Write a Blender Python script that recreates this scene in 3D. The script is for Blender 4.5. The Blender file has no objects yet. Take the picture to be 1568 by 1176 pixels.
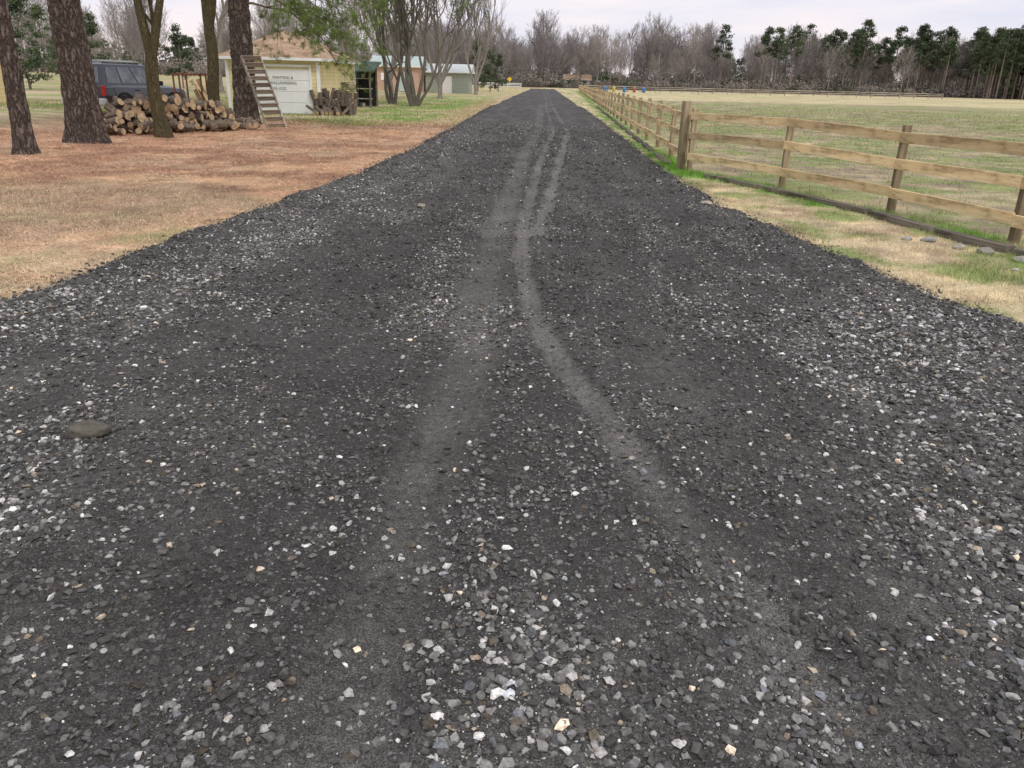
import bpy, bmesh, math, random
import numpy as np
from mathutils import Vector, Matrix
random.seed(7); R=np.random.default_rng(11)
sc=bpy.context.scene
sc.view_settings.view_transform='Standard'; sc.view_settings.look='None'; sc.view_settings.exposure=0

# ------------------------------------------------------------ noise
TAB=R.random((256,256))
def vn(x,y,s,o=0):
    x=np.asarray(x,float)/s+o*17.3; y=np.asarray(y,float)/s+o*9.7
    xi=np.floor(x).astype(int); yi=np.floor(y).astype(int); fx=x-xi; fy=y-yi
    fx=fx*fx*(3-2*fx); fy=fy*fy*(3-2*fy)
    a=TAB[xi&255,yi&255]; b=TAB[(xi+1)&255,yi&255]; c=TAB[xi&255,(yi+1)&255]; d=TAB[(xi+1)&255,(yi+1)&255]
    return (a*(1-fx)+b*fx)*(1-fy)+(c*(1-fx)+d*fx)*fy
def fbm(x,y,s,o=0,n=4):
    r=0;a=1;t=0
    for i in range(n):
        r=r+a*vn(x,y,s/2**i,o+i*1.37); t+=a; a*=.55
    return r/t
def sm(a,b,x): 
    t=np.clip((x-a)/(b-a),0,1); return t*t*(3-2*t)
def mix(a,b,t): 
    t=np.asarray(t)[...,None]; return np.asarray(a)*(1-t)+np.asarray(b)*t

# ------------------------------------------------------------ mesh helpers
def mk(name,V,loops,sizes,col=None,mats=(),mi=None,smooth=False,parent=None,attrs=None,link=True):
    me=bpy.data.meshes.new(name); V=np.asarray(V,np.float32)
    loops=np.asarray(loops,np.int32).ravel(); sizes=np.asarray(sizes,np.int32)
    me.vertices.add(len(V)); me.vertices.foreach_set('co',V.ravel())
    me.loops.add(len(loops)); me.loops.foreach_set('vertex_index',loops)
    me.polygons.add(len(sizes)); st=np.concatenate([[0],np.cumsum(sizes)[:-1]]).astype(np.int32)
    me.polygons.foreach_set('loop_start',st)
    if mi is not None: me.polygons.foreach_set('material_index',np.asarray(mi,np.int32))
    me.polygons.foreach_set('use_smooth',np.full(len(sizes),smooth))
    if col is not None:
        a=me.color_attributes.new('Col','FLOAT_COLOR','POINT')
        c=np.ones((len(V),4),np.float32); c[:,:3]=col; a.data.foreach_set('color',c.ravel())
    if attrs:
        for k,v in attrs.items():
            a=me.attributes.new(k,'FLOAT','POINT'); a.data.foreach_set('value',np.asarray(v,np.float32))
    for m in mats: me.materials.append(m)
    me.update(calc_edges=True)
    if not link: return me
    ob=bpy.data.objects.new(name,me); sc.collection.objects.link(ob)
    if parent: ob.parent=parent
    return ob
class MB:
    def __init__(s): s.V=[];s.L=[];s.S=[];s.C=[];s.M=[];s.n=0
    def add(s,V,F,col=(.5,.5,.5),m=0):
        V=np.asarray(V,float).reshape(-1,3); F=np.asarray(F,int)
        s.V.append(V); s.L.append((F+s.n).ravel()); s.S.append(np.full(len(F),F.shape[1])); s.M.append(np.full(len(F),m))
        c=np.empty((len(V),3)); c[:]=col; s.C.append(c); s.n+=len(V)
    def arrays(s): return np.concatenate(s.V),np.concatenate(s.L),np.concatenate(s.S),np.concatenate(s.C),np.concatenate(s.M)
    def build(s,name,mats,smooth=False,parent=None,link=True):
        V,L,S,C,M=s.arrays(); return mk(name,V,L,S,C,mats,M,smooth,parent,None,link)
def empty(name):
    o=bpy.data.objects.new(name,None); sc.collection.objects.link(o); return o

# ------------------------------------------------------------ materials
def mat(name):
    m=bpy.data.materials.new(name); m.use_nodes=True; nt=m.node_tree; b=nt.nodes['Principled BSDF']
    b.inputs['Roughness'].default_value=.9; b.inputs['Specular IOR Level'].default_value=.25
    return m,nt,b
def N(nt,t,**k):
    n=nt.nodes.new(t)
    for a,v in k.items():
        if a in('operation','blend_type','data_type','attribute_name','feature','voronoi_dimensions','wave_type','bands_direction'): setattr(n,a,v)
        else: n.inputs[a].default_value=v
    return n
def ramp(nt,fac,stops):
    r=nt.nodes.new('ShaderNodeValToRGB'); e=r.color_ramp.elements
    e[0].position,e[0].color=stops[0][0],(*stops[0][1],1); e[1].position,e[1].color=stops[-1][0],(*stops[-1][1],1)
    for p,c in stops[1:-1]:
        x=e.new(p); x.color=(*c,1)
    nt.links.new(fac,r.inputs[0]); return r.outputs[0]
def mul(nt,a,b,fac=1,bt='MULTIPLY'):
    m=nt.nodes.new('ShaderNodeMix'); m.data_type='RGBA'; m.blend_type=bt; 
    if isinstance(fac,(int,float)): m.inputs[0].default_value=fac
    else: nt.links.new(fac,m.inputs[0])
    for s,i in((a,6),(b,7)):
        if isinstance(s,tuple): m.inputs[i].default_value=(*s,1)
        else: nt.links.new(s,m.inputs[i])
    return m.outputs[2]
def bump(nt,b,h,st,dist):
    n=nt.nodes.new('ShaderNodeBump'); n.inputs['Strength'].default_value=st; n.inputs['Distance'].default_value=dist
    nt.links.new(h,n.inputs['Height']); nt.links.new(n.outputs[0],b.inputs['Normal']); return n
def geo(nt): return nt.nodes.new('ShaderNodeNewGeometry').outputs['Position']
def objc(nt): return nt.nodes.new('ShaderNodeTexCoord').outputs['Object']
def noise(nt,vec,scale,detail=4,rough=.6,vs=None):
    if vs:
        mp=nt.nodes.new('ShaderNodeMapping'); mp.inputs['Scale'].default_value=vs; nt.links.new(vec,mp.inputs[0]); vec=mp.outputs[0]
    n=nt.nodes.new('ShaderNodeTexNoise'); n.inputs['Scale'].default_value=scale; n.inputs['Detail'].default_value=detail; n.inputs['Roughness'].default_value=rough
    nt.links.new(vec,n.inputs['Vector']); return n.outputs[0]
def colmat(name,lo=.75,hi=1.25,scale=20,rough=.9,bs=0,bd=.01,rnd=0,det=4):
    m,nt,b=mat(name); a=N(nt,'ShaderNodeAttribute',attribute_name='Col')
    n=noise(nt,geo(nt),scale,det); c=mul(nt,a.outputs[0],ramp(nt,n,[(.3,(lo,)*3),(.7,(hi,)*3)]))
    if rnd:
        oi=nt.nodes.new('ShaderNodeObjectInfo'); c=mul(nt,c,ramp(nt,oi.outputs['Random'],[(0,(1-rnd,1-rnd,1-rnd*.8)),(1,(1+rnd,1+rnd*.9,1+rnd*.8))]))
    nt.links.new(c,b.inputs['Base Color']); b.inputs['Roughness'].default_value=rough
    if bs: bump(nt,b,n,bs,bd)
    return m
def plain(name,col,rough=.8,metal=0,var=.25,scale=6,spec=.3,bs=0):
    m,nt,b=mat(name); n=noise(nt,objc(nt),scale,5)
    nt.links.new(mul(nt,tuple(col),ramp(nt,n,[(.3,(1-var,)*3),(.7,(1+var,)*3)])),b.inputs['Base Color'])
    b.inputs['Roughness'].default_value=rough; b.inputs['Metallic'].default_value=metal; b.inputs['Specular IOR Level'].default_value=spec
    if bs: bump(nt,b,n,bs,.02)
    return m
def woodmat(name,c1,c2,dark):
    m,nt,b=mat(name); o=objc(nt)
    g=noise(nt,o,1,6,.65,(1.2,28,28)); l=noise(nt,o,1.1,3); info=nt.nodes.new('ShaderNodeObjectInfo')
    c=ramp(nt,g,[(.25,dark),(.38,c1),(.65,c2)])
    c=mul(nt,c,ramp(nt,l,[(.3,(.66,.61,.55)),(.5,(1.08,1.06,1.03))]))
    c=mul(nt,c,ramp(nt,info.outputs['Random'],[(0,(.66,.65,.63)),(.35,(.85,.82,.78)),(1,(1.12,1.1,1.06))]))
    c=mul(nt,c,ramp(nt,noise(nt,o,3.5,5,.7,(.6,2,2)),[(.38,(.55,.53,.5)),(.52,(1,1,1)),(.7,(1.1,1.1,1.1))]),.8)
    k=nt.nodes.new('ShaderNodeTexVoronoi'); k.inputs['Scale'].default_value=1; mp=nt.nodes.new('ShaderNodeMapping'); mp.inputs['Scale'].default_value=(1.6,9,9)
    nt.links.new(o,mp.inputs[0]); nt.links.new(mp.outputs[0],k.inputs[0])
    c=mul(nt,c,ramp(nt,k.outputs['Distance'],[(.05,(.35,.28,.2)),(.13,(1,1,1))]))
    nt.links.new(c,b.inputs['Base Color']); bump(nt,b,g,.4,.005); return m
M_stone=colmat('stone_mat',.7,1.3,90,.85,0,.004,0,1)
M_grass=colmat('grass_mat',.8,1.2,8,det=1)
M_leaf=colmat('leaf_mat',.7,1.3,3,det=1)
M_twig=colmat('twig_mat',.7,1.3,4,det=1)
M_far=colmat('far_tree_mat',.8,1.2,.5,rnd=.28,det=1)
def barkmat(name,lo,hi,sc_,zs=.35,k0=.38):
    m,nt,b=mat(name); p=geo(nt)
    mp=nt.nodes.new('ShaderNodeMapping'); mp.inputs['Scale'].default_value=(1,1,zs); nt.links.new(p,mp.inputs[0])
    nz=nt.nodes.new('ShaderNodeTexNoise'); nz.inputs['Scale'].default_value=7; nz.inputs['Detail'].default_value=4; nt.links.new(mp.outputs[0],nz.inputs[0])
    ad=nt.nodes.new('ShaderNodeVectorMath'); ad.operation='MULTIPLY_ADD'; ad.inputs[1].default_value=(.32,)*3; nt.links.new(nz.outputs[1],ad.inputs[0]); nt.links.new(mp.outputs[0],ad.inputs[2])
    v=nt.nodes.new('ShaderNodeTexVoronoi'); v.feature='DISTANCE_TO_EDGE'; v.inputs['Scale'].default_value=sc_; nt.links.new(ad.outputs[0],v.inputs[0])
    n=noise(nt,p,18,6,.7)
    c=ramp(nt,v.outputs[0],[(0,tuple(x*k0 for x in lo)),(.16,lo),(.45,hi)])
    c=mul(nt,c,ramp(nt,n,[(.3,(.6,.6,.6)),(.7,(1.35,1.35,1.35))]))
    nt.links.new(c,b.inputs['Base Color'])
    h=nt.nodes.new('ShaderNodeMath'); h.operation='MULTIPLY_ADD'; h.inputs[1].default_value=2.; nt.links.new(v.outputs[0],h.inputs[0]); nt.links.new(n,h.inputs[2])
    bump(nt,b,h.outputs[0],1,.05); return m
M_pinebark=barkmat('pine_bark',(.12,.09,.075),(.27,.225,.19),9)
M_bark=barkmat('deciduous_bark',(.15,.12,.06),(.28,.235,.13),30,.10,.6)
M_greybark=barkmat('grey_bark',(.24,.21,.17),(.42,.39,.33),30,.12,.65)
M_palebark=barkmat('pale_bark',(.34,.30,.26),(.55,.51,.46),20,.15,.7)
M_fwood=woodmat('fence_rail_wood',(.70,.53,.30),(.82,.67,.44),(.42,.30,.16))
M_fpost=woodmat('fence_post_wood',(.27,.22,.15),(.40,.33,.23),(.13,.10,.07))
M_old=woodmat('weathered_wood',(.36,.34,.30),(.52,.49,.45),(.16,.14,.12))
M_tie=woodmat('timber_wood',(.13,.12,.10),(.24,.22,.19),(.05,.045,.035))
M_rust=plain('rusty_steel',(.20,.08,.04),.85,.3,.5,14)
M_siding,nt,b=mat('yellow_siding'); o=objc(nt)
sp=nt.nodes.new('ShaderNodeSeparateXYZ'); nt.links.new(o,sp.inputs[0])
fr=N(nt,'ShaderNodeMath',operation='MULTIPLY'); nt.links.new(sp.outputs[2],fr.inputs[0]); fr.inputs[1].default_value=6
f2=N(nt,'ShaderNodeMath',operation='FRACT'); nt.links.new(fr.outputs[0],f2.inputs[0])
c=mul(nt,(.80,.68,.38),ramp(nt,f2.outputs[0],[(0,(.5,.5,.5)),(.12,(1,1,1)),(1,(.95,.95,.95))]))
c=mul(nt,c,ramp(nt,noise(nt,o,2,5),[(.3,(.85,.85,.82)),(.7,(1.08,1.08,1.08))]))
nt.links.new(c,b.inputs['Base Color']); bump(nt,b,f2.outputs[0],.5,.02)
M_shingle,nt,b=mat('brown_shingles'); o=objc(nt)
br=nt.nodes.new('ShaderNodeTexVoronoi'); br.inputs['Scale'].default_value=1; mp=nt.nodes.new('ShaderNodeMapping'); mp.inputs['Scale'].default_value=(4,4,9)
nt.links.new(o,mp.inputs[0]); nt.links.new(mp.outputs[0],br.inputs[0])
c=mul(nt,(.38,.26,.175),ramp(nt,br.outputs['Color'],[(.1,(.7,.7,.7)),(.9,(1.3,1.3,1.3))]))
c=mul(nt,c,ramp(nt,noise(nt,o,1.2,4),[(.3,(.85,.85,.85)),(.7,(1.15,1.15,1.15))]))
nt.links.new(c,b.inputs['Base Color'])
M_white=plain('white_paint',(.78,.78,.76),.6,0,.08,2)
M_dark=plain('dark_plastic',(.02,.02,.02),.7,0,.2)

# ------------------------------------------------------------ layout (metres, camera stands over 0,0)
LE=np.array([(-7,-30),(-5.4,-6),(-4.8,0),(-4.25,3),(-3.91,5.81),(-3.74,6.72),(-3.5,8.62),(-3.29,10.87),(-2.94,14.46),(-2.58,21.2),(-2.36,31.9),(-1.9,55),(.2,123),(2.2,178),(2.6,200)])
RE=np.array([(6,-30),(5,-6),(4.5,0),(4.1,3),(3.79,5.65),(3.57,7.13),(3.36,9.03),(2.98,11.8),(3.0,15.4),(3.15,20.3),(3.55,32.2),(4.6,65.4),(7.0,150),(7.8,178),(8.4,200)])
def le(y): return np.interp(y,LE[:,1],LE[:,0])
def re(y): return np.interp(y,RE[:,1],RE[:,0])
FP=[(7.0,-1),(6.75,1.7),(6.5,4.2),(6.2,6.8),(5.85,9.3),(5.42,11.6),(4.62,14.1),(3.55,16.8)]
y=19.9; far=[]
while y<176: far.append((3.55+(y-16.8)*.056,y)); y+=3.1
FPA=np.array(FP+far)
def fx(y): return np.interp(y,FPA[:,1],FPA[:,0])
def gz(x,y):
    z=(fbm(x,y,9,3)-.5)*.10*sm(3,8,np.abs(x-.3)-3)
    z=z+(fbm(x,y,.8,5)-.5)*.05+(fbm(x,y,.25,6,2)-.5)*.02
    z=z+sm(11.5,18,-x)*.30+sm(60,160,y)*sm(0,60,-x)*.8
    inside=sm(.15,.6,np.minimum(x-le(y),re(y)-x))*(np.asarray(y)<200)
    return z*(1-.6*inside)-.10*inside
T1=np.array([(5.2,178),(2.2,66),(2.0,62.9),(1.25,29.1),(.56,18.7),(.205,12),(.08,9.2),(.07,7.4),(.16,5.46),(.30,4.49),(.49,3.71),(.62,3.02),(.76,2.5),(.9,1.9),(1.05,1.3)])
T1b=np.array([(5.7,178),(2.6,66),(2.45,62.9),(1.75,29.1),(.98,18.7),(.50,12),(.2,8.6)])
T2=np.array([(1.6,60),(.7,29),(.15,18.7),(-.10,12),(-.25,8.05),(-.27,5.96),(-.27,4.03),(-.36,2.75),(-.42,1.9),(-.44,1.2)])
T3=np.array([(-.6,30),(-1.1,18),(-1.44,11.7),(-1.7,8.95),(-1.9,6.45),(-2.04,4.3),(-1.77,2.58),(-1.6,1)])
T4=np.array([(1.9,40),(1.2,20),(.85,9.3),(.92,6.26),(1.08,4.1),(1.25,2.5),(1.3,1.2)])
T6=np.array([(2.4,30),(1.9,14),(1.8,8),(1.95,5),(2.2,3)])
T5=np.array([(-1.2,40),(-2.0,14),(-2.5,8),(-2.75,5),(-2.6,3),(-2.4,1.6)])
def dist(x,y,P):
    d=np.full(np.shape(x),1e9)
    for a,b_ in zip(P[:-1],P[1:]):
        ab=b_-a; t=np.clip(((x-a[0])*ab[0]+(y-a[1])*ab[1])/(ab@ab),0,1)
        d=np.minimum(d,np.hypot(x-a[0]-t*ab[0],y-a[1]-t*ab[1]))
    return d
def tracks(x,y):
    w=(fbm(x,y,.35,8,4)-.5)*.16
    brk=sm(.30,.5,fbm(x,y*.5,.8,13,3))
    m1=(1-sm(.05,.12,dist(x,y,T1)+w*.55))*(.45+.45*sm(2.4,3.8,y))*(.8+.2*brk); m1=np.maximum(m1,.9*(1-sm(.05,.14,dist(x,y,T1b)+w)))
    m2=(1-sm(.08,.26,dist(x,y,T2)+w))*(.45+.5*brk)
    m3=(1-sm(.12,.42,dist(x,y,T3)+2*w))*.7*brk; m3=np.maximum(m3,(1-sm(.1,.35,dist(x,y,T5)+2*w))*.5*brk)
    m4=(1-sm(.10,.28,dist(x,y,T4)+w))*.8*brk; m4=np.maximum(m4,(1-sm(.1,.3,dist(x,y,T6)+2*w))*.5*brk)
    return m1,m2,m3,m4
def streak(x,y,o): # grader streaks run along the drive
    u=(x-(le(y)+re(y))/2)
    return fbm(u,np.asarray(y)*.16,.38,o,4)
def roadz(x,y):
    e=np.minimum(x-le(y),re(y)-x)+(fbm(x,y,.5,12,4)-.5)*.36
    z=-.07+.15*sm(-.20,.30,e)-.02*sm(.4,1.2,e)
    m1,m2,m3,m4=tracks(x,y)
    t=np.maximum(m1,m2)
    z=z+(fbm(x,y,.9,20,3)-.5)*.07+(streak(x,y,22)-.5)*.09+(fbm(x,y,.16,24,3)-.5)*.05*(1-.8*t)
    d1=dist(x,y,T1); berm=np.exp(-((d1-.17)/.05)**2)*.014*(1-sm(8,14,y))
    return z+berm-.036*m1-.030*m2-.014*m3-.016*m4
def lightmask(x,y):   # where pale loose stone lies on top
    n=fbm(x,y,1.1,30,4); s_=streak(x,y,35)
    l=sm(.46,.66,n)*.35+sm(.50,.68,s_)*.55
    l=l+.8*sm(1.1,2.0,x)*(1-sm(4.5,9,y))*sm(.34,.55,fbm(x,y,.7,33,3))
    l=l+.75*(1-sm(.25,.9,np.abs(x-le(y)-.85)))*sm(3.5,6,y)*(1-sm(20,40,y))
    l=l+.15*(1-sm(.1,.5,np.abs(x+.05)))*(1-sm(4,7,y))
    l=l-.5*(1-sm(.3,.9,np.abs(x+1.2)))*sm(2,3,y)*(1-sm(4.5,6,y))
    return np.clip(l,0,1.1)

# ------------------------------------------------------------ ground sheet
def regcol(x,y):
    x=np.asarray(x,float);y=np.asarray(y,float)
    a=fbm(x,y,1.1,40); b_=fbm(x,y,5,44); c=fbm(x,y,.3,48,3); d=fbm(x,y,.12,49,2)
    tan=np.array((.60,.50,.33)); green=np.array((.19,.28,.07)); brown=np.array((.31,.225,.16))
    straw=mix((.56,.35,.225),(.36,.20,.13),sm(.38,.62,a))
    straw=mix(straw,(.60,.45,.31),np.clip(sm(.48,.64,fbm(x,y,1.6,52))*.45+.5*(1-sm(6,10,y))*sm(.3,.55,fbm(x,y,.5,50)),0,1))
    straw=mix(straw,green,.5*sm(.56,.7,fbm(x,y,.8,56))*(1-sm(8,13,y)))
    straw=mix(straw,brown,.55*sm(.55,.7,b_))
    lawn=mix(tan*.85,green,sm(.35,.6,fbm(x,y,2.5,60))*.7)
    lawn=mix(lawn,(.22,.36,.08),.7*sm(-10,-5,x)*(1-sm(60,95,y))*sm(.35,.55,fbm(x,y,1.5,61)))
    lawn=mix(lawn,(.50,.38,.25),(1-sm(.8,2.2,le(y)-x))*.8)
    lawn=mix(lawn,brown*1.2,.6*sm(.50,.65,b_)*(x<-9))
    lawn=mix(lawn,(.50,.42,.24),sm(75,120,y)*.8*sm(.35,.55,fbm(x,y,30,63)))
    lf=sm(30,33,y+(a-.5)*6+np.clip((x+14)*.5,-6,0)*-1.0)
    lf=np.maximum(lf,sm(13.5,16,-x+(b_-.5)*5))
    left=mix(straw,lawn,lf)
    verge=mix(tan*1.02,green*1.05,sm(.50,.68,fbm(x,y,.7,66))*.75)
    verge=mix(verge,brown*1.2,sm(.55,.7,fbm(x,y,.5,67))*.6)
    verge=mix(verge,(.17,.34,.05),1.0*(1-sm(.25,.75,np.abs(x-fx(y)+.25)+(a-.5)*1.2))*sm(.33,.52,fbm(x,y,.5,68)))
    dirt=np.array((.34,.27,.20))
    past=mix(dirt,tan*.75,sm(.42,.6,fbm(x,y,.8,70)))
    past=mix(past,(.21,.29,.08),sm(.44,.58,fbm(x,y,2.4,74)*.5+fbm(x,y,.5,71)*.5)*.66)
    past=mix(past,(.27,.33,.12),sm(35,50,y)*(1-sm(70,85,y+(b_-.5)*20))*.25)
    past=mix(past,(.62,.53,.33),sm(84,98,y+(fbm(x,y,20,76)-.5)*30)*.8)
    past=mix(past,(.32,.36,.16),sm(125,145,y)*(1-sm(150,175,y))*.2)
    right=mix(verge,past,sm(-.1,.25,x-fx(y)+(a-.5)*.5))
    r=mix(left,right,(x>(le(y)+re(y))/2).astype(float))
    r=mix(r,(.22,.17,.12),sm(235,260,y)*.9)
    return r*(.45+.65*c+.45*d)[...,None]
def axis(parts):
    o=[]
    for a,b_,s in parts: o.append(np.arange(a,b_,s))
    return np.concatenate(o+[[parts[-1][1]]])
gx=axis([(-1500,-300,100),(-300,-60,12),(-60,-20,2),(-20,-13,.5),(-13,14,.14),(14,30,.6),(30,80,2.5),(80,400,14),(400,1500,100)])
gy=axis([(-1500,-100,100),(-100,-10,8),(-10,3,.8),(3,24,.14),(24,50,.4),(50,120,1.6),(120,320,6),(320,1800,100)])
X,Y=np.meshgrid(gx,gy); Z=gz(X,Y)
nx,ny=len(gx),len(gy); I=np.arange(nx*ny).reshape(ny,nx)
F=np.stack([I[:-1,:-1],I[:-1,1:],I[1:,1:],I[1:,:-1]],-1).reshape(-1,4)
m,nt,b=mat('ground_mat'); a=N(nt,'ShaderNodeAttribute',attribute_name='Col'); p=geo(nt)
n1=noise(nt,p,28,4,.75); n2=noise(nt,p,1.3,3,.7); n3=noise(nt,p,.12,2,.6)
c=mul(nt,a.outputs[0],ramp(nt,n1,[(.3,(.5,.47,.42)),(.68,(1.4,1.4,1.4))]))
c=mul(nt,c,ramp(nt,n2,[(.3,(.72,.76,.72)),(.7,(1.22,1.18,1.18))])); c=mul(nt,c,ramp(nt,n3,[(.3,(.88,.94,.85)),(.7,(1.1,1.05,1.1))]))
nt.links.new(c,b.inputs['Base Color']); bump(nt,b,n1,.8,.03)
mk('ground',np.stack([X,Y,Z],-1).reshape(-1,3),F,np.full(len(F),4),regcol(X.ravel(),Y.ravel()),[m],smooth=True)

# ------------------------------------------------------------ road
ry=axis([(-28,0,1.),(0,1.2,.1),(1.2,6,.03),(6,15,.06),(15,40,.22),(40,198,1.3)]); nc=240
s=np.linspace(0,1,nc); Yr=np.repeat(ry[:,None],nc,1)
l=le(ry)[:,None]-.35; r_=re(ry)[:,None]+.35; Xr=l+(r_-l)*s[None]
Zr=roadz(Xr,Yr); xr,yr=Xr.ravel(),Yr.ravel()
m1,m2,m3,m4=tracks(xr,yr); lm=lightmask(xr,yr); tr=np.maximum.reduce([m1,m2*.9,m3*.7,m4*.7])
base=.070+.04*lm*(1-tr)+.11*m1+.065*m2+.036*m3+.034*m4
base-=.11*m1*(.40*sm(14,40,yr)); base*=(.62+.75*fbm(xr,yr,.45,80))*(.6+.8*streak(xr,yr,84))
rc=base[:,None]*np.array((1.04,.985,.935))
I=np.arange(len(ry)*nc).reshape(len(ry),nc); F=np.stack([I[:-1,:-1],I[:-1,1:],I[1:,1:],I[1:,:-1]],-1).reshape(-1,4)
m,nt,b=mat('asphalt_millings'); a=N(nt,'ShaderNodeAttribute',attribute_name='Col'); p=geo(nt); tk=N(nt,'ShaderNodeAttribute',attribute_name='track'); td=N(nt,'ShaderNodeAttribute',attribute_name='tread'); lt=N(nt,'ShaderNodeAttribute',attribute_name='light')
g1=noise(nt,p,160,2,.8); g2=noise(nt,p,24,3,.7)
c=mul(nt,a.outputs[0],ramp(nt,g1,[(.35,(.35,.35,.35)),(.55,(1.,1.,1.)),(.7,(2.0,1.95,1.85))])); c=mul(nt,c,ramp(nt,g2,[(.3,(.65,.65,.65)),(.7,(1.35,1.35,1.35))]))
for scl,th_,pal in((62,.36,[(.0,(.04,.039,.038)),(.55,(.085,.083,.08)),(.85,(.15,.148,.145)),(.96,(.28,.275,.27)),(1,(.33,.27,.2))]),(30,.30,[(0,(.045,.044,.043)),(.5,(.10,.098,.095)),(.82,(.17,.17,.165)),(.95,(.34,.34,.33)),(1,(.5,.49,.47))])):
    v=nt.nodes.new('ShaderNodeTexVoronoi'); v.inputs['Scale'].default_value=scl; nt.links.new(p,v.inputs[0])
    sepc=nt.nodes.new('ShaderNodeSeparateColor'); nt.links.new(v.outputs['Color'],sepc.inputs[0]); cc=ramp(nt,sepc.outputs[0],pal)
    mask=nt.nodes.new('ShaderNodeMapRange'); mask.inputs[1].default_value=th_+.08; mask.inputs[2].default_value=th_-.04; nt.links.new(v.outputs['Distance'],mask.inputs[0])
    pr=nt.nodes.new('ShaderNodeMath'); pr.operation='MULTIPLY_ADD'; pr.inputs[1].default_value=-.75; pr.inputs[2].default_value=.5 if scl>40 else .25; nt.links.new(tk.outputs['Fac'],pr.inputs[0])
    pr2=nt.nodes.new('ShaderNodeMath'); pr2.operation='MULTIPLY_ADD'; pr2.inputs[1].default_value=.35; nt.links.new(lt.outputs['Fac'],pr2.inputs[0]); nt.links.new(pr.outputs[0],pr2.inputs[2])
    lt2=nt.nodes.new('ShaderNodeMath'); lt2.operation='LESS_THAN'; nt.links.new(sepc.outputs[2],lt2.inputs[0]); nt.links.new(pr2.outputs[0],lt2.inputs[1])
    mm=nt.nodes.new('ShaderNodeMath'); mm.operation='MULTIPLY'; nt.links.new(mask.outputs[0],mm.inputs[0]); nt.links.new(lt2.outputs[0],mm.inputs[1])
    c=mul(nt,c,cc,mm.outputs[0],'MIX')
nt.links.new(c,b.inputs['Base Color'])
w=nt.nodes.new('ShaderNodeTexWave'); w.bands_direction='Y'; w.inputs['Scale'].default_value=4.6; w.inputs['Distortion'].default_value=2.5; w.inputs['Detail'].default_value=2; w.inputs['Detail Scale'].default_value=3; nt.links.new(p,w.inputs[0])
wt=nt.nodes.new('ShaderNodeMath'); wt.operation='MULTIPLY'; nt.links.new(w.outputs[1],wt.inputs[0]); nt.links.new(td.outputs['Fac'],wt.inputs[1])
tot=None
for src,k in [(g1,.008),(g2,.022),(wt.outputs[0],.014)]:
    q=nt.nodes.new('ShaderNodeMath'); q.operation='MULTIPLY_ADD'; q.inputs[1].default_value=k; q.inputs[2].default_value=0
    nt.links.new(src,q.inputs[0])
    if tot: nt.links.new(tot,q.inputs[2])
    tot=q.outputs[0]
bump(nt,b,tot,1,1)
trd=np.clip(m4+.8*m2+.5*m3,0,1)*sm(.42,.58,fbm(xr,yr,1.1,90,2))
mk('gravel_road',np.stack([Xr,Yr,Zr],-1).reshape(-1,3),F,np.full(len(F),4),rc,[m],smooth=True,attrs={'track':tr,'tread':trd,'light':lm})

# ------------------------------------------------------------ loose gravel
def hull(n,seed):
    rr=np.random.default_rng(seed); p=rr.normal(size=(n,3)); p/=np.linalg.norm(p,axis=1)[:,None]; p*=rr.uniform(.8,1.05,(n,1))
    bm=bmesh.new(); [bm.verts.new(q) for q in p]; bmesh.ops.convex_hull(bm,input=bm.verts); bmesh.ops.triangulate(bm,faces=bm.faces)
    bm.verts.index_update(); used=[v for v in bm.verts if v.link_faces]
    V=np.array([v.co[:] for v in used]); ix={v.index:i for i,v in enumerate(used)}
    Fc=np.array([[ix[v.index] for v in f.verts] for f in bm.faces]); bm.free(); return V,Fc
def stones(px,py,pz,size,col,nv,seed,acc,flat=.62,nt_=8):
    g=np.random.default_rng(seed); k=g.integers(0,nt_,len(px))
    for t in range(nt_):
        V,Fc=hull(nv,seed*31+t); ii=np.where(k==t)[0]
        if len(ii)==0: continue
        n=len(ii); sx=size[ii]*g.uniform(.8,1.25,n); sy=size[ii]*g.uniform(.65,1.0,n); sz=size[ii]*flat*g.uniform(.6,1.15,n)
        P=V[None]*np.stack([sx,sy,sz],-1)[:,None,:]*.5
        ax=g.normal(0,.35,n); az=g.uniform(0,6.283,n)
        ca,sa=np.cos(ax)[:,None],np.sin(ax)[:,None]; y_,z_=P[...,1]*ca-P[...,2]*sa,P[...,1]*sa+P[...,2]*ca
        cz,sz_=np.cos(az)[:,None],np.sin(az)[:,None]; x2=P[...,0]*cz-y_*sz_; y2=P[...,0]*sz_+y_*cz
        Q=np.stack([x2+px[ii][:,None],y2+py[ii][:,None],z_+pz[ii][:,None]+(sz*.20)[:,None]],-1).reshape(-1,3)
        FF=(Fc[None]+(np.arange(n)*len(V))[:,None,None]).reshape(-1,3)
        acc.add(Q,FF,np.repeat(col[ii],len(V),0))
def stonecol(n,lm,y,g):
    fadeL=.45+.55*(1-sm(5,14,y))
    u=g.random(n); b_=g.uniform(.055,.135,n)
    b_=np.where(u<.26+.28*lm,g.uniform(.15,.29,n),b_); b_=np.where(u<(.07+.12*lm)*fadeL,g.uniform(.32,.55,n),b_); b_=np.where(u<(.018+.024*lm)*fadeL,g.uniform(.6,.82,n),b_)
    c=b_[:,None]*np.array((1.025,.985,.935)); w_=g.random(n)
    c=np.where((w_<.05)[:,None],b_[:,None]*np.array((1.22,1.0,.76)),c); c=np.where((w_>.93)[:,None],b_[:,None]*np.array((.95,.98,1.04)),c)
    return c
acc=MB(); g=R
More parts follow.
